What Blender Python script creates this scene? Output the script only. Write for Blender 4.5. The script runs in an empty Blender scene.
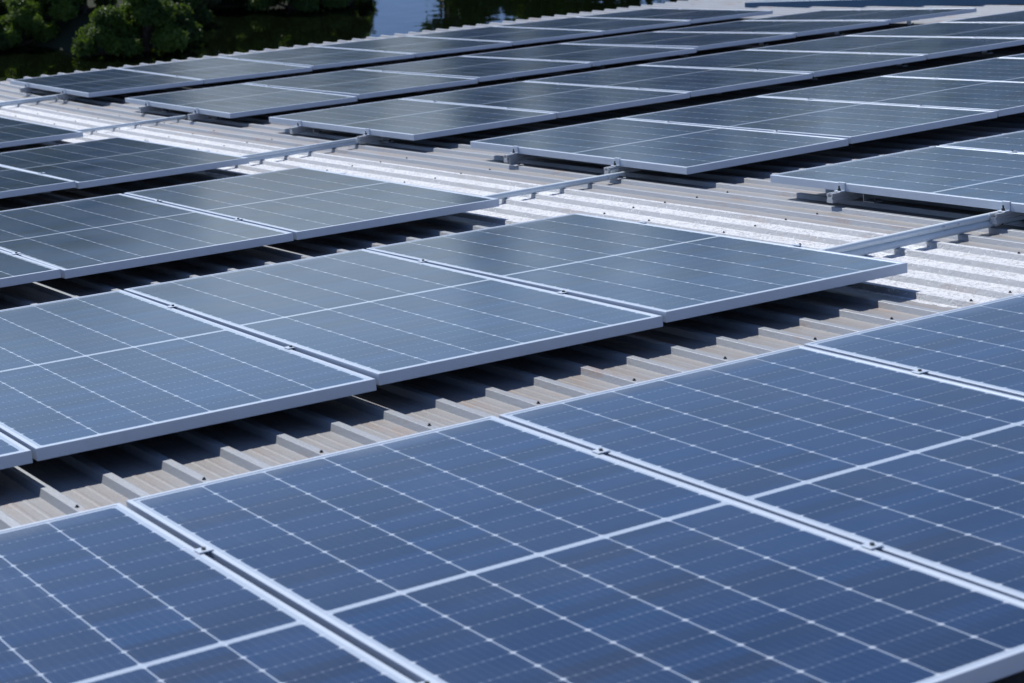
import bpy, bmesh, math, random
from mathutils import Vector, Matrix, Euler, noise as mnoise
random.seed(7)
R = math.radians
scene = bpy.context.scene
col = scene.collection

# ------------------------------------------------------------------ camera
# roof coordinates: u along the panel rows, v up the roof slope (towards the viewer), w down below the glass plane
SLOPE = math.atan(0.1494)
RX = Matrix.Rotation(-SLOPE, 4, 'X')
BASE = 5.7                                              # height of the roof origin above the water
TOW = Matrix.Translation((0, 0, BASE)) @ RX
def rw(u, v, w): return TOW @ Vector((u, -v, -w))
Rm = [[0.8478674, 0.5243876, 0.0783486], [-0.1792352, 0.1444022, 0.9731509], [0.4989945, -0.8391458, 0.2164227]]
CAM = rw(-3.675795, 7.297627, -1.355309)
def dirw(a): return (RX.to_3x3() @ Vector((a[0], -a[1], -a[2]))).normalized()
cd = bpy.data.cameras.new('camera'); cam = bpy.data.objects.new('camera', cd); col.objects.link(cam)
right, down, fwd = dirw(Rm[0]), dirw(Rm[1]), dirw(Rm[2])
M = Matrix((right, -down, -fwd)).transposed().to_4x4(); M.translation = CAM
cam.matrix_world = M
cd.sensor_width = 36; cd.lens = 1995.17 / 1024 * 36
cd.clip_start = 0.1; cd.clip_end = 3000
cd.dof.use_dof = True; cd.dof.focus_distance = 8.0; cd.dof.aperture_fstop = 6.5
scene.camera = cam

# ------------------------------------------------------------------ world, sun, exposure
world = bpy.data.worlds.new('World'); scene.world = world; world.use_nodes = True
wn = world.node_tree
sky = wn.nodes.new('ShaderNodeTexSky'); sky.sky_type = 'NISHITA'; sky.sun_disc = False
to_sun = (RX.to_3x3() @ Vector((-0.08, 0.74, 1.0))).normalized()
sun_el = math.asin(to_sun.z); sun_az = math.atan2(to_sun.x, to_sun.y)
sky.sun_elevation = sun_el; sky.sun_rotation = sun_az
sky.air_density = 0.7; sky.dust_density = 0.1; sky.ozone_density = 2.5
bg = wn.nodes['Background']; bg.inputs['Strength'].default_value = 0.105
tint = wn.nodes.new('ShaderNodeMix'); tint.data_type = 'RGBA'; tint.blend_type = 'MULTIPLY'; tint.inputs[0].default_value = 1.0
tint.inputs[7].default_value = (0.95, 0.98, 1.14, 1)     # the camera's cool white balance
wn.links.new(sky.outputs['Color'], tint.inputs[6]); wn.links.new(tint.outputs[2], bg.inputs['Color'])
sd = bpy.data.lights.new('sun', 'SUN'); sd.energy = 4.6; sd.angle = R(0.53); sd.color = (1.0, 0.98, 0.95)
sun = bpy.data.objects.new('sun', sd); col.objects.link(sun)
sun.rotation_euler = (-to_sun).to_track_quat('-Z', 'Y').to_euler(); sun.location = (0, 0, 60)
vs = scene.view_settings; vs.view_transform = 'Standard'; vs.look = 'None'; vs.gamma = 1.0; vs.exposure = -0.04

# ------------------------------------------------------------------ object helpers
def tag(o, label=None, cat=None, group=None, kind=None):
    if label: o['label'] = label
    if cat: o['category'] = cat
    if group: o['group'] = group
    if kind: o['kind'] = kind
    return o
def link(name, me, mat=None, parent=None):
    if mat: me.materials.append(mat)
    o = bpy.data.objects.new(name, me); col.objects.link(o)
    if parent: o.parent = parent
    return o
def empty(name, m=None):
    o = bpy.data.objects.new(name, None); o.empty_display_size = 0.2; col.objects.link(o)
    if m is not None: o.matrix_world = m
    return o
def mesh(verts, faces, smooth=False):
    me = bpy.data.meshes.new('mesh'); me.from_pydata([tuple(v) for v in verts], [], faces)
    if smooth: me.polygons.foreach_set('use_smooth', [True] * len(me.polygons))
    me.update(); return me
class MB:
    def __init__(s): s.v = []; s.f = []
    def box(s, x0, x1, y0, y1, z0, z1):
        n = len(s.v)
        s.v += [(x, y, z) for z in (z0, z1) for x, y in ((x0, y0), (x1, y0), (x1, y1), (x0, y1))]
        s.f += [(n+3, n+2, n+1, n), (n+4, n+5, n+6, n+7)] + [(n+i, n+(i+1) % 4, n+4+(i+1) % 4, n+4+i) for i in range(4)]
    def tube(s, pts, r, seg=12, cap=True):
        n0 = len(s.v); pts = [Vector(p) for p in pts]
        for i, p in enumerate(pts):
            a = pts[max(0, i-1)]; b = pts[min(len(pts)-1, i+1)]; t = (b-a).normalized()
            h = Vector((0, 0, 1)) if abs(t.z) < .9 else Vector((1, 0, 0))
            e1 = t.cross(h).normalized(); e2 = e1.cross(t)
            rr = r[i] if isinstance(r, (list, tuple)) else r
            for k in range(seg):
                a_ = 2*math.pi*k/seg; s.v.append(tuple(p + e1*math.cos(a_)*rr + e2*math.sin(a_)*rr))
        for i in range(len(pts)-1):
            for k in range(seg):
                a = n0+i*seg+k; b = n0+i*seg+(k+1) % seg
                s.f.append((a, b, b+seg, a+seg))
        if cap:
            s.f.append(tuple(n0+k for k in range(seg))[::-1]); m = n0+(len(pts)-1)*seg
            s.f.append(tuple(m+k for k in range(seg)))
    def mesh(s, smooth=False, bevel=0):
        me = mesh(s.v, s.f, smooth)
        if bevel:
            bm = bmesh.new(); bm.from_mesh(me)
            bmesh.ops.bevel(bm, geom=[e for e in bm.edges if e.calc_face_angle(0) > .6], offset=bevel, segments=1, affect='EDGES')
            bm.to_mesh(me); bm.free()
        return me

# ------------------------------------------------------------------ materials
class NT:
    def __init__(s, name):
        s.m = bpy.data.materials.new(name); s.m.use_nodes = True; s.t = s.m.node_tree; s.n = s.t.nodes; s.b = s.n['Principled BSDF']
    def _in(s, sock, v):
        if isinstance(v, bpy.types.NodeSocket): s.t.links.new(v, sock)
        elif v is not None: sock.default_value = v
    def math(s, op, a, b=None, c=None):
        n = s.n.new('ShaderNodeMath'); n.operation = op
        s._in(n.inputs[0], a); s._in(n.inputs[1], b); s._in(n.inputs[2], c); return n.outputs[0]
    def mix(s, f, a, b):
        n = s.n.new('ShaderNodeMix'); n.data_type = 'RGBA'
        s._in(n.inputs[0], f); s._in(n.inputs[6], a); s._in(n.inputs[7], b); return n.outputs[2]
    def noise(s, vec, scale, detail=4, rough=.55, mapping=None):
        if mapping:
            mp = s.n.new('ShaderNodeMapping'); s._in(mp.inputs['Vector'], vec); mp.inputs['Scale'].default_value = mapping; vec = mp.outputs[0]
        n = s.n.new('ShaderNodeTexNoise'); s._in(n.inputs['Vector'], vec); n.inputs['Scale'].default_value = scale
        n.inputs['Detail'].default_value = detail; n.inputs['Roughness'].default_value = rough; return n.outputs['Fac']
    def ramp(s, f, stops):
        n = s.n.new('ShaderNodeMapRange'); s._in(n.inputs[0], f)
        n.inputs[1].default_value, n.inputs[2].default_value, n.inputs[3].default_value, n.inputs[4].default_value = stops; return n.outputs[0]
    def coord(s, k='Object'):
        return s.n.new('ShaderNodeTexCoord').outputs[k]
    def sep(s, v):
        n = s.n.new('ShaderNodeSeparateXYZ'); s._in(n.inputs[0], v); return n.outputs
    def bump(s, h, st, dist=.01):
        n = s.n.new('ShaderNodeBump'); s._in(n.inputs['Height'], h); n.inputs['Strength'].default_value = st; n.inputs['Distance'].default_value = dist
        s.t.links.new(n.outputs[0], s.b.inputs['Normal'])
    def set(s, **k):
        for a, v in k.items(): s._in(s.b.inputs[a.replace('_', ' ')], v)
        return s
def rgb(r, g, b): return (r, g, b, 1)

PW, GAP, PL, PT = 1.046, 0.0151, 2.1066, 0.034           # panel width, gap, length, frame depth

def mat_cells():
    t = NT('solar_cells'); m = t.math
    uv = t.sep(t.coord('UV')); x, y = uv[0], uv[1]
    mx, my = 0.022, 0.025
    px = (PW-2*mx)/6; py = (PL/2-0.010-my)/12
    X = m('DIVIDE', m('SUBTRACT', x, mx), px)
    ye = m('MINIMUM', y, m('SUBTRACT', PL, y))
    Y = m('DIVIDE', m('SUBTRACT', ye, my), py)
    dx = m('MULTIPLY', m('ABSOLUTE', m('SUBTRACT', X, m('ROUND', X))), px)
    dy = m('MULTIPLY', m('ABSOLUTE', m('SUBTRACT', Y, m('ROUND', Y))), py)
    colgap = m('LESS_THAN', dx, 0.0015)
    rowgap = m('LESS_THAN', dy, 0.0009)
    dia = m('LESS_THAN', m('ADD', dx, dy), 0.0074)
    ox = m('MAXIMUM', m('LESS_THAN', X, 0.0), m('GREATER_THAN', X, 6.0))
    oy = m('MAXIMUM', m('LESS_THAN', Y, 0.0), m('GREATER_THAN', Y, 12.0))
    edge = m('MAXIMUM', ox, oy)
    bb = m('MULTIPLY', m('ABSOLUTE', m('SUBTRACT', m('FRACT', m('MULTIPLY', X, 9.0)), 0.5)), px/9)
    bus = m('LESS_THAN', bb, 0.0005)
    dot = m('MULTIPLY', m('LESS_THAN', bb, 0.0022), m('LESS_THAN', dy, 0.0022))
    white = m('MAXIMUM', m('MAXIMUM', colgap, dia), edge)
    # each cell a slightly different blue
    cx = t.n.new('ShaderNodeCombineXYZ'); t._in(cx.inputs[0], m('FLOOR', X)); t._in(cx.inputs[1], m('FLOOR', m('DIVIDE', y, py)))
    oi = t.n.new('ShaderNodeObjectInfo'); t._in(cx.inputs[2], m('MULTIPLY', oi.outputs['Random'], 37.0))
    wn_ = t.n.new('ShaderNodeTexWhiteNoise'); wn_.noise_dimensions = '3D'; t._in(wn_.inputs['Vector'], cx.outputs[0])
    c = t.mix(wn_.outputs['Value'], rgb(.0008, .010, .036), rgb(.0015, .025, .084))
    c = t.mix(m('MULTIPLY', bus, .16), c, rgb(.25, .30, .38))
    c = t.mix(m('MULTIPLY', rowgap, .22), c, rgb(.45, .52, .62))
    c = t.mix(m('MULTIPLY', dot, .24), c, rgb(.6, .66, .75))
    c = t.mix(white, c, rgb(.44, .51, .60))
    c = t.mix(m('MULTIPLY', dia, .25), c, rgb(.80, .84, .88))
    ob = t.coord('Object')
    dust = t.noise(ob, 2.2, 6, .65); fine = t.noise(ob, 60, 3, .6)
    d = m('MULTIPLY', t.ramp(dust, (.35, .75, .008, .05)), t.ramp(fine, (.3, .7, .7, 1.3)))
    # dirt gathers against the lower frame edge
    lip = m('MULTIPLY', t.ramp(y, (.0, .10, 1.0, 0.0)), t.ramp(dust, (.4, .6, .03, .24)))
    d = m('ADD', d, lip)
    run = t.noise(ob, 2.0, 5, .7, (16, .55, 1))
    d = m('ADD', d, m('MULTIPLY', t.ramp(run, (.58, .80, 0, .09)), t.ramp(dust, (.4, .6, 0, 1))))
    sp = t.noise(ob, 21, 2, .5); d = m('ADD', d, t.ramp(sp, (.795, .815, 0, .45)))
    c = t.mix(d, c, rgb(.40, .42, .45))
    t.bump(t.noise(ob, 1.3, 2, .5), .05, .02)
    t.set(Base_Color=c, Roughness=t.ramp(dust, (.3, .7, .145, .19)), IOR=1.70)
    return t.m
def mat_metal(name, c, rough, metallic=.6, var=.06, scale=9):
    t = NT(name); n = t.noise(t.coord(), scale, 5, .6)
    a = rgb(*[x*(1-var*2) for x in c]); b = rgb(*[min(1, x*(1+var)) for x in c])
    t.set(Base_Color=t.mix(n, a, b), Roughness=rough, Metallic=metallic); return t.m
CELLS = mat_cells()
ALU = mat_metal('anodised_aluminium', (.55, .63, .73), .42, .15)
BACK = mat_metal('shade_darkened_backsheet', (.13, .135, .14), .6, 0)  # white sheet coloured dark to cut bounce and deepen shade under the panels
RAIL = mat_metal('rail_aluminium', (.60, .63, .66), .42, .6)
BOLT = mat_metal('dark_bolt_steel', (.06, .06, .065), .45, .6)
def mat_conduit():
    t = NT('white_conduit_plastic'); ob = t.coord(); n = t.noise(ob, 5, 5, .6, (1, 8, 8)); g = t.noise(ob, 55, 2)
    c = t.mix(t.ramp(n, (.35, .8, 0, .5)), rgb(.80, .89, .93), rgb(.66, .75, .80))
    c = t.mix(t.ramp(g, (.66, .74, 0, .5)), c, rgb(.2, .22, .22))
    t.set(Base_Color=c, Roughness=.38); return t.m
COND = mat_conduit()
BLACKP = mat_metal('black_rubber', (.02, .02, .022), .5, 0)

# roof sheet: painted steel, dirt in the pans, a flaking white coat on the strip between the arrays
RIB0, PITCH, HC = -1.437, 0.1755, 0.019
WH0, WH1 = 0.985, 1.770
def mat_roof():
    t = NT('weathered_roof_steel'); m = t.math
    ob = t.coord(); s = t.sep(ob); x, y = s[0], s[1]                 # object space = roof space, x = u, y = -v
    ph = m('FRACT', m('DIVIDE', m('SUBTRACT', x, RIB0-.013), PITCH))  # 0..~.35 rib, rest pan
    rib = m('LESS_THAN', ph, .052/PITCH)
    streak = t.noise(ob, 3.0, 6, .7, (14, .7, 1)); blot = t.noise(ob, 4.0, 6, .6); gr = t.noise(ob, 90, 3, .7)
    steel = t.mix(streak, rgb(.28, .305, .33), rgb(.40, .42, .445))
    dirt = t.mix(gr, rgb(.20, .187, .176), rgb(.345, .325, .305))
    inpan = m('MULTIPLY', m('SUBTRACT', 1.0, rib), t.ramp(m('MULTIPLY', m('ADD', streak, blot), .5), (.36, .60, .45, .98)))
    c = t.mix(inpan, steel, dirt)
    rust = m('MULTIPLY', t.ramp(t.noise(ob, 2.3, 8, .75, (8, .9, 1)), (.54, .66, 0, .62)), t.ramp(gr, (.3, .6, .3, 1)))
    c = t.mix(rust, c, rgb(.33, .19, .11))
    seam = m('LESS_THAN', m('ABSOLUTE', m('SUBTRACT', m('FRACT', m('DIVIDE', m('SUBTRACT', x, RIB0+.043), PITCH*4)), .0)), .003)
    c = t.mix(m('MULTIPLY', seam, .6), c, rgb(.10, .085, .07))
    # white elastomeric coat: uneven borders, chips
    edge = m('MULTIPLY', m('SUBTRACT', t.noise(ob, 7, 5, .7), .5), .13)
    xs = m('ADD', x, edge)
    inside = m('MULTIPLY', m('GREATER_THAN', xs, WH0), m('LESS_THAN', xs, WH1))
    vor = t.n.new('ShaderNodeTexVoronoi'); t._in(vor.inputs['Vector'], ob); vor.inputs['Scale'].default_value = 85; vor.feature = 'F1'
    fl = m('ADD', m('MULTIPLY', t.noise(ob, 75, 4, .75), .72), m('MULTIPLY', t.noise(ob, 19, 5, .75), .28))
    web = m('LESS_THAN', ph, .014/PITCH)                              # coat is thin and chipped on the steep left web
    thr = m('ADD', m('SUBTRACT', .525, m('MULTIPLY', web, .12)), m('MULTIPLY', m('SUBTRACT', blot, .5), .12))
    chip = m('GREATER_THAN', fl, thr)
    wcol = t.mix(t.noise(ob, 40, 4, .7), rgb(.62, .65, .69), rgb(.95, .96, .98))
    wcol = t.mix(t.ramp(t.noise(ob, 3, 6, .7, (5, 1, 1)), (.55, .75, 0, .35)), wcol, rgb(.55, .50, .44))
    wc = m('MULTIPLY', inside, m('SUBTRACT', 1.0, m('MULTIPLY', chip, m('ADD', .58, m('MULTIPLY', web, .12)))))
    c = t.mix(wc, c, wcol)
    t.set(Base_Color=c, Roughness=t.mix(wc, rgb(.5, .5, .5), rgb(.85, .85, .85)), Metallic=m('MULTIPLY', m('SUBTRACT', 1.0, wc), m('MULTIPLY', rib, .25)))
    h = m('ADD', m('MULTIPLY', m('MULTIPLY', inside, fl), 1.0), m('MULTIPLY', gr, .12))
    t.bump(h, .9, .014)
    return t.m
ROOF = mat_roof()
def mat_plain(name, a, b, scale, rough=.8, mapping=None):
    t = NT(name); t.set(Base_Color=t.mix(t.noise(t.coord(), scale, 6, .65, mapping), rgb(*a), rgb(*b)), Roughness=rough); return t.m
WALL = mat_plain('grey_wall_cladding', (.30, .31, .32), (.42, .42, .41), 2, .6, (4, 4, .5))
BLUE = mat_metal('blue_painted_steel', (.045, .13, .24), .45, .1)

# ------------------------------------------------------------------ roof shape and panel placement
def wz(v):
    x = min(v-2.09, 3.0); w = .0844*x*x/100 + .09*x**3/1000
    if v-2.09 > 3: w += (.0844*6/100+.09*27/1000)*(v-5.09)
    return w
ROWV = {-1: 5.55, 0: 2.7907, 1: 0.0, 2: -2.7436, 3: -5.5904, 4: -8.3328, 5: -11.1724}
ROWU = {('A', 0): -1.0567, ('A', 1): 0, ('A', 2): -.0115, ('A', 3): -.0005, ('A', 4): -.0307,
        ('B', 1): 2.1350, ('B', 2): 2.1227, ('B', 3): 2.1523, ('B', 4): 2.1338, ('B', 5): 2.0912}
EX = {('A', 0): (-.075, .065, .04, -.047, .202), ('A', 1): (.714, -.118, .703, -.004, -.204), ('A', 2): (-.554, .252, .349, .693, .325),
      ('A', 3): (-.056, -.582, -.058, .459, .03), ('B', 1): (-.322, -.213, -.005, -.005, 0), ('B', 2): (-.221, .18, -.74, -.918, -.024),
      ('B', 3): (.251, .62, -.552, -.876, .109), ('B', 4): (.098, .53, -.033, -.772, .543), ('B', 5): (.058, -.259, .47, .139, -.169)}
def glass_w(k, ul, s):
    v0 = ROWV[k[1]]; e = EX.get(k, (0,)*5); uc = max(-4.3, min(8.5, ul))
    a = wz(v0)+(e[0]+e[2]*uc)/100; c = wz(v0+PL)+(e[1]+e[3]*uc)/100
    return a+(c-a)*s

# ------------------------------------------------------------------ water, ground, building
def mat_water():
    t = NT('pond_water'); ob = t.coord()
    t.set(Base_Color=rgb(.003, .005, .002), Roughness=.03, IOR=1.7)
    t.bump(t.noise(ob, 1.1, 3, .5), .05, .12); return t.m
wp = 900
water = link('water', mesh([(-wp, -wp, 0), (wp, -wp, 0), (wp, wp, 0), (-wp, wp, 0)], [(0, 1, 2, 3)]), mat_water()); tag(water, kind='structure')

def shore(az):                                          # distance of the far bank from the camera foot, by azimuth in degrees from +Y
    K = [(-60, 41), (17.6, 41), (18.8, 39.3), (20.8, 39.3), (21.8, 43.8), (25.8, 44.2), (27.4, 60), (31, 64), (60, 76), (100, 80)]
    for (a, d), (b, e) in zip(K, K[1:]):
        if az <= b: return d+(e-d)*max(0, (az-a))/(b-a)
    return 80
def ground_h(x, y):
    dx, dy = x-CAM.x, y-CAM.y; d = math.hypot(dx, dy); az = math.degrees(math.atan2(dx, dy))
    d0 = shore(max(-40, min(80, az))) if -60 < az < 100 else 1e9
    wob = 1.2*mnoise.noise(Vector((x*.18, y*.18, 0)))
    h = -1.2 + 1.75/(1+math.exp(-max(-30, min(30, (d-d0-.9+wob*.5)*1.3)))) if d0 < 1e8 else -1.2
    # the land the building stands on
    e = max(-13-x, x-17.0, y-9.0)
    if y < 9.5: h = max(h, -1.2+2.2/(1+math.exp(max(-30, min(30, e*1.6)))))
    return h + .12*mnoise.noise(Vector((x*.5, y*.5, 3)))
gv, gf = [], []
rad = [0.5+i*1.6 for i in range(70)]+[120+i*i*9 for i in range(1, 10)]
NA = 240
for r in rad:
    for k in range(NA):
        a = 2*math.pi*k/NA; x, y = CAM.x+r*math.sin(a), CAM.y+r*math.cos(a); gv.append((x, y, ground_h(x, y)))
for i in range(len(rad)-1):
    for k in range(NA):
        a, b = i*NA+k, i*NA+(k+1) % NA; gf.append((a, a+NA, b+NA, b))
ground = link('ground', mesh(gv, gf, True), mat_plain('muddy_grass_bank', (.014, .020, .008), (.035, .046, .016), 1.5, .95)); tag(ground, kind='structure')

RU0, RU1, RV0, RV1 = RIB0-PITCH*58, RIB0+PITCH*88, -12.33, 10.5
roof_root = empty('warehouse', TOW.copy())
tag(roof_root, 'low warehouse with a ribbed grey steel roof carrying all the solar panels', 'building')
# trapezoidal sheet
prof = []
k0, k1 = -58, 88
for k in range(k0, k1):
    u = RIB0+k*PITCH
    prof += [(u-.012, 0), (u-.001, HC), (u, HC+.0008), (u+.024, HC+.0008), (u+.026, HC), (u+.038, 0), (u+.075, .0004), (u+.080, .0013), (u+.086, .0013), (u+.091, .0004), (u+.115, .0004), (u+.120, .0013), (u+.126, .0013), (u+.131, .0004)]
vsn = [RV0+(RV1-RV0)*i/44 for i in range(45)]
rv, rf = [], []
PAN = 0.114
for v in vsn:
    base = wz(v)+PAN
    for (u, h) in prof: rv.append((u, -v, -(base-h)))
n = len(prof)
for i in range(len(vsn)-1):
    for j in range(n-1): rf.append((i*n+j, (i+1)*n+j, (i+1)*n+j+1, i*n+j+1))
rm = mesh(rv, rf)
roof = link('roof', rm, ROOF, roof_root)
rm.update()
if rm.polygons[0].normal.z < 0:
    rm.flip_normals()
so = roof.modifiers.new('thick', 'SOLIDIFY'); so.thickness = .0012; so.offset = -1
# eave trim under the sheet ends, walls down to the ground
mb = MB(); mb.box(RU0, RU1, -RV0-.16, -RV0-.11, -PAN-.22, -PAN-.012-wz(RV0)+.0); link('fascia', mb.mesh(bevel=.004), mat_metal('grey_fascia', (.45, .46, .47), .5, .2), roof_root)
wm = []
def wallbox(u0, u1, v0, v1):
    vv = [Vector((u, -v, -(wz(v)+PAN+.03))) for u, v in ((u0, v0), (u1, v0), (u1, v1), (u0, v1))]
    inv = TOW.inverted(); lo = []
    for p in vv:
        q = TOW @ p; lo.append(inv @ Vector((q.x, q.y, -.3)))
    return vv+lo
V8 = wallbox(RU0+.3, RU1-.3, RV0+.4, RV1-.4)
link('wall', mesh(V8, [(0, 1, 5, 4), (1, 2, 6, 5), (2, 3, 7, 6), (3, 0, 4, 7)]), WALL, roof_root)
# blue parapet at the far right end of the roof
def pbox(mb, pts, w0, w1, t):
    (ua, va), (ub, vb) = pts
    mb.v += [(ua, -va, -w0), (ub, -vb, -w0), (ub+t, -vb, -w0), (ua+t, -va, -w0), (ua, -va, -w1), (ub, -vb, -w1), (ub+t, -vb, -w1), (ua+t, -va, -w1)]
    n = len(mb.v)-8
    mb.f += [(n, n+1, n+2, n+3), (n+7, n+6, n+5, n+4), (n, n+4, n+5, n+1), (n+1, n+5, n+6, n+2), (n+2, n+6, n+7, n+3), (n+3, n+7, n+4, n)]
mb = MB(); pbox(mb, ((10.45, -10.75), (11.50, -6.6)), PAN-HC-.0015, PAN-HC-.10, .12)
link('ridge_parapet', mb.mesh(bevel=.004), BLUE, roof_root)['label'] = 'dark blue steel flashing box at the far right end of the roof'
# roofing screws
ms = MB(); ms.tube([(0, 0, 0), (0, 0, .0022)], .0056, 12); ms.tube([(0, 0, .0022), (0, 0, .0062)], .0034, 6)
scm = ms.mesh(); scm.materials.append(BOLT)
spots = []
for k in range(-5, 15, 2): spots.append((k+1, 2.44))
for k in range(15, 18): spots.append((k, 2.44))
for v in (.60, -.30, -1.25, -2.20, -3.15, -4.10, -5.05, -6.0, -6.98, -7.92, -8.87):
    for k in range(15, 20): spots.append((k, v))
spots += [(16, 1.11), (16, .07), (20, -.27), (18, 1.95)]
for k, v in spots:
    u = RIB0+k*PITCH+.013+random.uniform(-.003, .003); v += random.uniform(-.02, .02)
    o = link('roof_screw', scm, None, roof_root); o.location = (u, -v, -(wz(v)+PAN-HC-.0009)); o.rotation_euler.z = random.random()*3

# ------------------------------------------------------------------ solar panel prototype (origin: far left corner, glass plane z = 0, y towards the eave is positive)
def frame_mesh():
    mb = MB(); o = [(0, 0), (PW, 0), (PW, -PL), (0, -PL)]; lip = .0130
    def ring(z, inset):
        n = len(mb.v); mb.v.extend([(inset, -inset, z), (PW-inset, -inset, z), (PW-inset, -PL+inset, z), (inset, -PL+inset, z)]); return n
    ch = .0009
    r = [ring(-.006, lip), ring(.0, lip), ring(.0012, lip-.0012), ring(.0012, ch), ring(.0012-ch, 0), ring(-PT, 0), ring(-PT, .028), ring(-PT+.002, .028), ring(-PT+.002, .002), ring(-.008, .002)]
    for a, b in zip(r, r[1:]):
        for i in range(4): mb.f.append((a+i, b+i, b+(i+1) % 4, a+(i+1) % 4))
    return mb.mesh()
fm = frame_mesh()
bm = bmesh.new(); bm.from_mesh(fm); bmesh.ops.recalc_face_normals(bm, faces=bm.faces); bm.to_mesh(fm); bm.free()
fm.materials.append(ALU)
gi = .0128
gm = mesh([(gi, -gi, 0), (PW-gi, -gi, 0), (PW-gi, -PL+gi, 0), (gi, -PL+gi, 0), (gi, -gi, -.0055), (PW-gi, -gi, -.0055), (PW-gi, -PL+gi, -.0055), (gi, -PL+gi, -.0055)],
          [(0, 3, 2, 1), (4, 5, 6, 7), (0, 1, 5, 4), (1, 2, 6, 5), (2, 3, 7, 6), (3, 0, 4, 7)])
uvl = gm.uv_layers.new(name='UVMap')
for l in gm.loops:
    c = gm.vertices[l.vertex_index].co; uvl.data[l.index].uv = (c.x, -c.y)
gm.materials.append(CELLS); gm.materials.append(BACK); gm.polygons[1].material_index = 1
# mid clamp (sits in the gap to the right of a panel) and end clamp with bolt
cl = MB(); cl.box(PW-.010, PW+GAP+.010, -.017, .017, .0026, .0052)
cl.box(PW+.002, PW+.0045, -.016, .016, -.033, .0026); cl.box(PW+GAP-.0045, PW+GAP-.002, -.016, .016, -.033, .0026)
clm = cl.mesh(bevel=.0008); clm.materials.append(ALU)
bo = MB(); bo.tube([(PW+GAP/2, 0, z) for z in (-.03, .0048, .0052, .0098)], [.004, .004, .0052, .0052], 12)
bom = bo.mesh(); bom.materials.append(BOLT)
RAILS = (0.505/PL, 1.505/PL)
ORD = ['first', 'second', 'third', 'fourth', 'fifth', 'sixth', 'seventh', 'eighth', 'ninth']
def panel(k, i, label, mid=True):
    e = EX.get(k, (0,)*5); ul = i*(PW+GAP+e[4]/100); u0 = ROWU[k]+ul; v0 = ROWV[k[1]]
    a = Vector((u0, -v0, -glass_w(k, ul, 0))); b = Vector((u0+PW, -v0, -glass_w(k, ul+PW, 0))); c = Vector((u0, -(v0+PL), -glass_w(k, ul, 1)))
    X = (b-a).normalized(); Y = (a-c); Z = X.cross(Y).normalized(); Y = Z.cross(X)
    m = Matrix((X, Y, Z)).transposed().to_4x4(); m.translation = a
    m = m @ Matrix.Translation((random.uniform(-.001, .001), random.uniform(-.003, .003), 0)) @ Matrix.Rotation(random.uniform(-.002, .002), 4, 'X')
    r = empty('solar_panel', TOW @ m); tag(r, label, 'solar panel', 'solar panels mounted in rows on the roof')
    link('frame', fm, None, r); link('glass', gm, None, r)
    if mid:
        for s in RAILS:
            q = link('mid_clamp', clm, None, r); q.location = (0, -PL*s+random.uniform(-.01, .01), 0)
            w = link('bolt', bom, None, q)
    return r
ROWNAME_A = {0: 'front row', 1: 'second row from the front', 2: 'third row from the front', 3: 'fourth row from the front', 4: 'fifth row from the front'}
A = {0: (-2, 1), 1: (-3, 0), 2: (-2, 0), 3: (-1, 0), 4: (0, 0)}
for r, (i0, i1) in A.items():
    for i in range(i0, i1+1):
        if r == 0: lab = ['dark blue solar panel at the left end of the front row, bottom left corner', 'dark blue solar panel in the front row, second from the left', 'dark blue solar panel in the front row, third from the left', 'dark blue solar panel at the right end of the front row'][i+2]
        elif r == 4: lab = 'small dark corner of a solar panel in the fifth row, far left edge'
        else: lab = 'solar panel %s the white walkway, left block, %s' % (['right beside', 'second from', 'third from', 'fourth from'][-i], ROWNAME_A[r])
        panel(('A', r), i, lab, mid=(r == 0 or i < i1))
ROWNAME_B = {1: 'nearest row beyond the walkway', 2: 'second row beyond the walkway', 3: 'third row beyond the walkway', 4: 'fourth row beyond the walkway', 5: 'farthest row by the roof edge'}
B = {1: 1, 2: 4, 3: 7, 4: 6, 5: 6}
for r, n_ in B.items():
    for i in range(n_+1):
        panel(('B', r), i, 'blue-grey solar panel, %s from the left in the %s' % (ORD[i], ROWNAME_B[r]), mid=not (r in (4, 5) and i == n_))

# ------------------------------------------------------------------ rails, feet, end clamps
ec = MB()      # Z-shaped end clamp: rises beside the frame and hooks over it
ec.box(-.004, -.001, -.022, .022, -PT, .0030); ec.box(-.004, .008, -.022, .022, .0030, .0058); ec.box(-.030, -.004, -.022, .022, -PT, -PT+.004)
ecm = ec.mesh(bevel=.0008); ecm.materials.append(ALU)
eb = MB(); eb.tube([(-.018, 0, z) for z in (-PT+.002, -PT+.013, -PT+.0135, -.008)], [.0075, .0075, .004, .004], 8); ebm = eb.mesh(); ebm.materials.append(BOLT)
ft = MB(); ft.box(-.025, .025, -.045, .030, 0, .005); ft.box(-.025, .025, .022, .028, 0, .040); ftm = ft.mesh(bevel=.0012); ftm.materials.append(RAIL)
fb = MB(); fb.tube([(0, -.028, .005), (0, -.028, .013)], .008, 6); fbm = fb.mesh(); fbm.materials.append(BOLT)
RH, RWD = .042, .040
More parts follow.
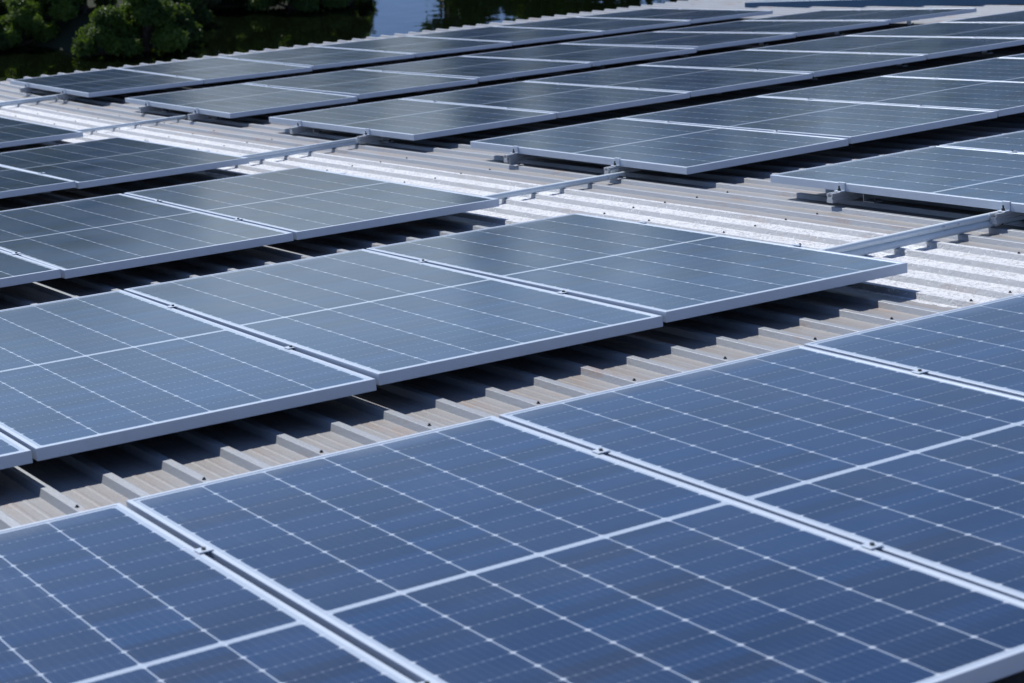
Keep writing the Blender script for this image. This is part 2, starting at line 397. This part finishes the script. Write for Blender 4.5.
def rail(k, i0, i1, which, label, left_end, right_end):
    e = EX.get(k, (0,)*5); st = PW+GAP+e[4]/100; s = RAILS[which]; v = ROWV[k[1]]+PL*s
    us = [i*st for i in range(i0, i1+1)]+[(i1)*st+PW]
    if left_end: us[0] -= .075
    if right_end: us[-1] += .030
    bw = lambda ul: glass_w(k, ul, s)+PT+.0006
    # C-channel profile across v
    P = [(-RWD/2, 0), (-.006, 0), (-.006, .006), (-.013, .006), (-.013, .015), (.013, .015), (.013, .006), (.006, .006), (.006, 0), (RWD/2, 0), (RWD/2, .012), (RWD/2-.004, .015), (RWD/2-.004, .024), (RWD/2, .027), (RWD/2, RH), (-RWD/2, RH), (-RWD/2, .027), (-RWD/2+.004, .024), (-RWD/2+.004, .015), (-RWD/2, .012)]
    mb = MB(); m = len(P)
    for ul in us:
        for (pv, pw) in P: mb.v.append((ROWU[k]+ul, -(v+pv), -(bw(ul)+pw)))
    for a in range(len(us)-1):
        for j in range(m): mb.f.append((a*m+j, a*m+(j+1) % m, (a+1)*m+(j+1) % m, (a+1)*m+j))
    mb.f.append(tuple(range(m))[::-1]); mb.f.append(tuple((len(us)-1)*m+j for j in range(m)))
    me = mb.mesh(); bm = bmesh.new(); bm.from_mesh(me); bmesh.ops.recalc_face_normals(bm, faces=bm.faces); bm.to_mesh(me); bm.free()
    r = empty('mounting_rail', TOW.copy()); tag(r, label, 'mounting rail', 'mounting rails under the solar panels')
    link('channel', me, RAIL, r)
    if left_end:
        q = link('end_clamp', ecm, None, r); q.location = (ROWU[k], -v, -glass_w(k, 0, s)); w = link('bolt', ebm, None, q)
    if right_end:
        ul = i1*st+PW; q = link('end_clamp', ecm, None, r); q.location = (ROWU[k]+ul, -v, -glass_w(k, ul, s)); q.rotation_euler.z = math.pi; w = link('bolt', ebm, None, q)
    kk = math.ceil((ROWU[k]+us[0]+.02-RIB0)/PITCH); first = True
    while RIB0+kk*PITCH+.013 < ROWU[k]+us[-1]-.02:
        u = RIB0+kk*PITCH+.012; vv = v+RWD/2
        q = link('rail_foot', ftm, None, r); q.location = (u, -(vv+.006+.022), -(wz(vv)+PAN-HC-.0012)); q.scale.z = max(.6, (wz(vv)+PAN-HC-(bw(u-ROWU[k])+RH)+.030)/.040); w = link('bolt', fbm, None, q)
        kk += 5
for r, (i0, i1) in A.items():
    for wch in (0, 1):
        rail(('A', r), i0, i1, wch, 'aluminium rail under the %s half of the panels, left block, %s' % (('far', 'near')[wch], ROWNAME_A[r]), False, r > 0)
for r, n_ in B.items():
    for wch in (0, 1):
        rail(('B', r), 0, n_, wch, 'aluminium rail under the %s half of the %s' % (('far', 'near')[wch], ROWNAME_B[r]), True, r in (4, 5))

# ------------------------------------------------------------------ conduits across the walkway, resting on the rib crests
def pipe(name, label, pts, r, strap_u=None, group='white cable conduits crossing the walkway', lift=0.0):
    mb = MB(); P = []
    (ua, va), (ub, vb) = pts
    def at(u):
        f = (u-ua)/(ub-ua); v = va+(vb-va)*f+.004*math.sin(f*5+ua); return (u, -v, -(wz(v)+PAN-HC-r-.0010-lift))
    n = 14
    mb.tube([at(ua+(ub-ua)*i/n) for i in range(n+1)], r, 16)
    root = link(name, mb.mesh(True), COND); root.matrix_world = TOW.copy(); tag(root, label, 'conduit', group)
    if strap_u:
        t = MB(); t.tube([at(strap_u), at(strap_u+.010)], r+.0016, 16); link('tie', t.mesh(True), BLACKP, root)
    return root
pipe('cable_conduit', 'lower of two stacked thick white conduits crossing the walkway at the right', ((.25, 1.535), (2.75, 1.45)), .0150, 2.13)
pipe('cable_conduit', 'upper of two stacked thick white conduits crossing the walkway at the right', ((.25, 1.535), (2.75, 1.45)), .0150, 2.13, lift=.0303)
pipe('cable_conduit', 'single white conduit crossing the walkway in the middle of the photo', ((.2, -1.135), (2.13, -1.185)), .0165)
pipe('cable_conduit', 'lower of two stacked thin white conduits crossing the walkway left of centre', ((.2, -3.95), (2.6, -4.17)), .0115)
pipe('cable_conduit', 'upper of two stacked thin white conduits crossing the walkway left of centre', ((.2, -3.95), (2.6, -4.17)), .0115, lift=.0233)
pipe('cable_conduit', 'thin white conduit crossing the walkway behind the small panel corner at the left', ((.2, -7.02), (2.5, -7.10)), .014)
pipe('cable_conduit', 'white conduit at the far left edge, running to the farthest row', ((-.2, -9.74), (2.5, -9.90)), .021)

# ------------------------------------------------------------------ trees on the bank
def mat_leaf(name, a, b):
    t = NT(name); oi = t.n.new('ShaderNodeAttribute'); oi.attribute_name = 'tone'
    c = t.mix(oi.outputs['Fac'], rgb(*a), rgb(*b)); t.set(Base_Color=c, Roughness=.55)
    tr = t.n.new('ShaderNodeBsdfTranslucent'); t._in(tr.inputs[0], t.mix(.5, c, rgb(.16, .25, .015)))
    mx = t.n.new('ShaderNodeMixShader'); mx.inputs[0].default_value = .4
    t.t.links.new(t.b.outputs[0], mx.inputs[1]); t.t.links.new(tr.outputs[0], mx.inputs[2])
    t.t.links.new(mx.outputs[0], t.n['Material Output'].inputs['Surface']); return t.m
LEAF = [mat_leaf('leaf_deep_green', (.035, .072, .018), (.085, .150, .032)), mat_leaf('leaf_mid_green', (.050, .105, .016), (.140, .225, .030)), mat_leaf('leaf_olive_green', (.030, .040, .014), (.080, .095, .035))]
BARK = mat_plain('dark_bark', (.035, .028, .020), (.09, .075, .06), 6, .9)
def crown_mesh(lobes, n, size, rng):
    V, F, T = [], [], []
    wts = [a*b*c for (_, _, _, a, b, c) in lobes]
    for _ in range(n):
        x, y, z, a, b, c = rng.choices(lobes, weights=[w**.7 for w in wts])[0]
        d = Vector((rng.gauss(0, 1), rng.gauss(0, 1), rng.gauss(0, 1))).normalized()
        f = rng.uniform(.55, 1.0)**.5
        f *= 1+.28*mnoise.noise(d*2.3+Vector((x, y, z)))
        p = Vector((x+d.x*a*f, y+d.y*b*f, z+d.z*c*f))
        if p.z < .15: p.z = .15+rng.random()*.25
        nrm = (d+Vector((rng.gauss(0, .6), rng.gauss(0, .6), rng.gauss(0, .6)+.5))).normalized()
        e1 = nrm.orthogonal().normalized(); e1 = Matrix.Rotation(rng.random()*6.28, 3, nrm) @ e1; e2 = nrm.cross(e1)
        tone = max(0, min(1, .5+1.1*mnoise.noise(p*1.7)+rng.gauss(0, .18)))
        for q in range(2):
            s = size*rng.uniform(.6, 1.5); o = p+e1*rng.gauss(0, size)+e2*rng.gauss(0, size)+nrm*rng.gauss(0, size*.4); k = len(V)
            V.extend([o-e1*s*.9, o-e2*s*.42+nrm*s*.1, o+e1*s*.9-nrm*s*.2, o+e2*s*.42+nrm*s*.1]); F.append((k, k+1, k+2, k+3)); T.append(tone)
            e1, e2 = (e1*.5+e2*.87), (e2*.5-e1*.87)
    me = mesh(V, F); at = me.attributes.new('tone', 'FLOAT', 'FACE'); at.data.foreach_set('value', T); return me
def trunk_mesh(lobes, h, rng, r=.16):
    mb = MB()
    mb.tube([(0, 0, -.6), (.05, .03, h*.25), (-.05, .08, h*.5), (.02, 0, h*.8)], [r, r*.8, r*.6, r*.3], 8)
    for (x, y, z, a, b, c) in lobes:
        z0 = min(z*.5, h*.6); mb.tube([(0, 0, z0*.6), (x*.5, y*.5, z0+(z-z0)*.4), (x, y, z)], [r*.5, r*.35, r*.12], 6)
    return mb.mesh(True)
def tree(x, y, h, w, leaf, label, seed, n=5200, size=.11, low=0.0, group='trees and bushes on the far bank', name='bank_tree', trunk=True):
    rng = random.Random(seed); lobes = []
    nl = int(7+w*1.6)
    for _ in range(nl):
        a = rng.random()*6.28; rr = rng.uniform(.1, .75)*w; z = h*(low+(1-low)*rng.uniform(.12, .82)); s = rng.uniform(.28, .5)*w
        lobes.append((math.cos(a)*rr, math.sin(a)*rr, z, s, s, min(s*.8, h*.3)))
    if low < .05:
        for q in range(int(5+w)):
            a = q*6.28/int(5+w)+rng.random(); s = rng.uniform(.26, .4)*w
            lobes.append((math.cos(a)*w*.75, math.sin(a)*w*.75, rng.uniform(.5, 1.2), s, s, .8))
    if not trunk:
        lobes = []
        for q in range(9):
            a = q*2.4; rr = w*(.15+.085*q); zz = h*(.85-.085*q)*rng.uniform(.75, 1.05); s_ = w*rng.uniform(.26, .40)
            lobes.append((math.cos(a)*rr, math.sin(a)*rr, max(.12, zz-s_*.5), s_, s_, s_*.75))
    root = empty(name, Matrix.Translation((x, y, max(0, ground_h(x, y))-.05)) @ Matrix.Rotation(rng.random()*6, 4, 'Z'))
    tag(root, label, 'tree' if trunk else 'bush', group)
    link('crown', crown_mesh(lobes, n, size, rng), LEAF[leaf], root)
    link('trunk', trunk_mesh(lobes, h, rng, .05+.02*h), BARK, root)
    return root
def polar(az, d): return CAM.x+d*math.sin(R(az)), CAM.y+d*math.cos(R(az))
HEADAZ = math.degrees(math.atan2(fwd.x, fwd.y))
def pxaz(px): return HEADAZ+math.degrees(math.atan((px-512)/1995.17/math.cos(R(19.5))))
TREES = [  # bearing column, distance, height, half width, leaf, label
 (-70, 50.5, 5.8, 3.0, 0, 'dark bushy tree at the far left edge of the bank'),
 (30, 50.0, 5.6, 2.6, 0, 'tall dark tree behind the low bushes at the top left corner'),
 (118, 49.5, 5.2, 1.9, 0, 'tall dark tree between the two groups of sunlit bushes'),
 (296, 50.5, 4.4, 1.35, 0, 'dark tree with foliage drooping to the water, above the farthest row'),
 (342, 49.5, 4.4, 1.05, 0, 'dark tree left of the open patch of reflected sky'),
]
BUSH = [(62, 42.6, 1.0, .5, 0, 'small green shrub in the notch right of the rounded sunlit bushes'),
 (272, 45.4, 1.7, .8, 1, 'dense green shrub, second right of the olive brown one'), (302, 45.0, 1.4, .65, 1, 'green shrub with pale leaf tips, above the farthest row'),
 (330, 45.4, 1.8, .75, 0, 'dark shrub, second from the open patch of reflected sky'), (360, 45.6, 1.4, .5, 2, 'olive shrub next to the open patch of reflected sky'),
 (0, 43.2, 1.9, .9, 0, 'dark shrub behind the waterline bushes near the left edge'), (62, 43.8, 2.0, .9, 0, 'dark shrub behind the two rounded sunlit bushes'),
 (106, 42.6, 1.6, .6, 0, 'dark shrub filling the gap between the two groups of bushes'), (205, 43.6, 1.35, .5, 0, 'tall dark shrub behind the small one right of the largest bush'),
 (222, 45.6, 1.35, .9, 2, 'olive brown shrub right of the sunlit bushes'), (250, 45.9, 1.2, .7, 0, 'dark low shrub between the olive brown shrub and the drooping tree'),
 (-25, 42.0, 1.3, .8, 1, 'low green bush at the waterline, cut by the left edge'), (14, 41.6, .85, .55, 0, 'small dull bush at the waterline near the left edge'),
 (48, 41.8, 1.05, .60, 1, 'rounded sunlit bush at the waterline, top left'), (83, 42.2, 1.30, .62, 1, 'taller rounded sunlit bush touching the small one on its left'),
 (128, 40.6, 1.25, .60, 1, 'bright leafy bush standing nearest the roof edge'), (165, 40.8, 1.75, .85, 1, 'largest leafy bush, right of the other sunlit bushes'),
 (196, 41.5, 1.05, .45, 0, 'small dark bush at the right end of the sunlit bushes')]
for q, (px, d, h, w, lf, lab) in enumerate(BUSH):
    x, y = polar(pxaz(px), d); tree(x, y, h, w, lf, lab, 40+q, n=int(4200+4200*w), size=.042, name='waterside_bush', trunk=False)
for q, (px, d, h, w, lf, lab) in enumerate(TREES):
    x, y = polar(pxaz(px), d); tree(x, y, h, w, lf, lab, 100+q, n=9000 if w > 2 else 6000, size=.085)
FAR = [(-190, 56, 8.0, 3.5, 0), (-130, 55, 7.5, 3, 2), (-20, 57, 7.4, 3.2, 0), (60, 58, 7.2, 2.6, 1), (120, 57, 6.2, 2.0, 0), (320, 54, 4.8, 1.5, 1),
       (455, 66, 8.6, 1.4, 0), (472, 67.5, 7.6, 1.0, 1), (533, 67, 8.0, 1.25, 1), (553, 68, 7.6, 1.1, 0), (602, 69, 8.2, 1.3, 0), (628, 70, 8.4, 1.5, 2), (668, 70, 8.6, 1.9, 2), (715, 72, 8.8, 2.1, 1), (760, 74, 9, 2.4, 0), (830, 76, 9, 2.8, 0), (900, 78, 9, 3.0, 1), (980, 79, 9, 3.2, 0), (1080, 81, 9.5, 3.4, 0),
       (500, 75, 4.4, 1.6, 0), (568, 77, 4.6, 1.6, 1)]
for q, (px, d, h, w, lf) in enumerate(FAR):
    x, y = polar(pxaz(px), d); tree(x, y, h, w, lf, 'broad green tree standing farther back on the bank, mirrored in the water', 300+q, n=3600, size=.20, group='trees farther back along the bank')
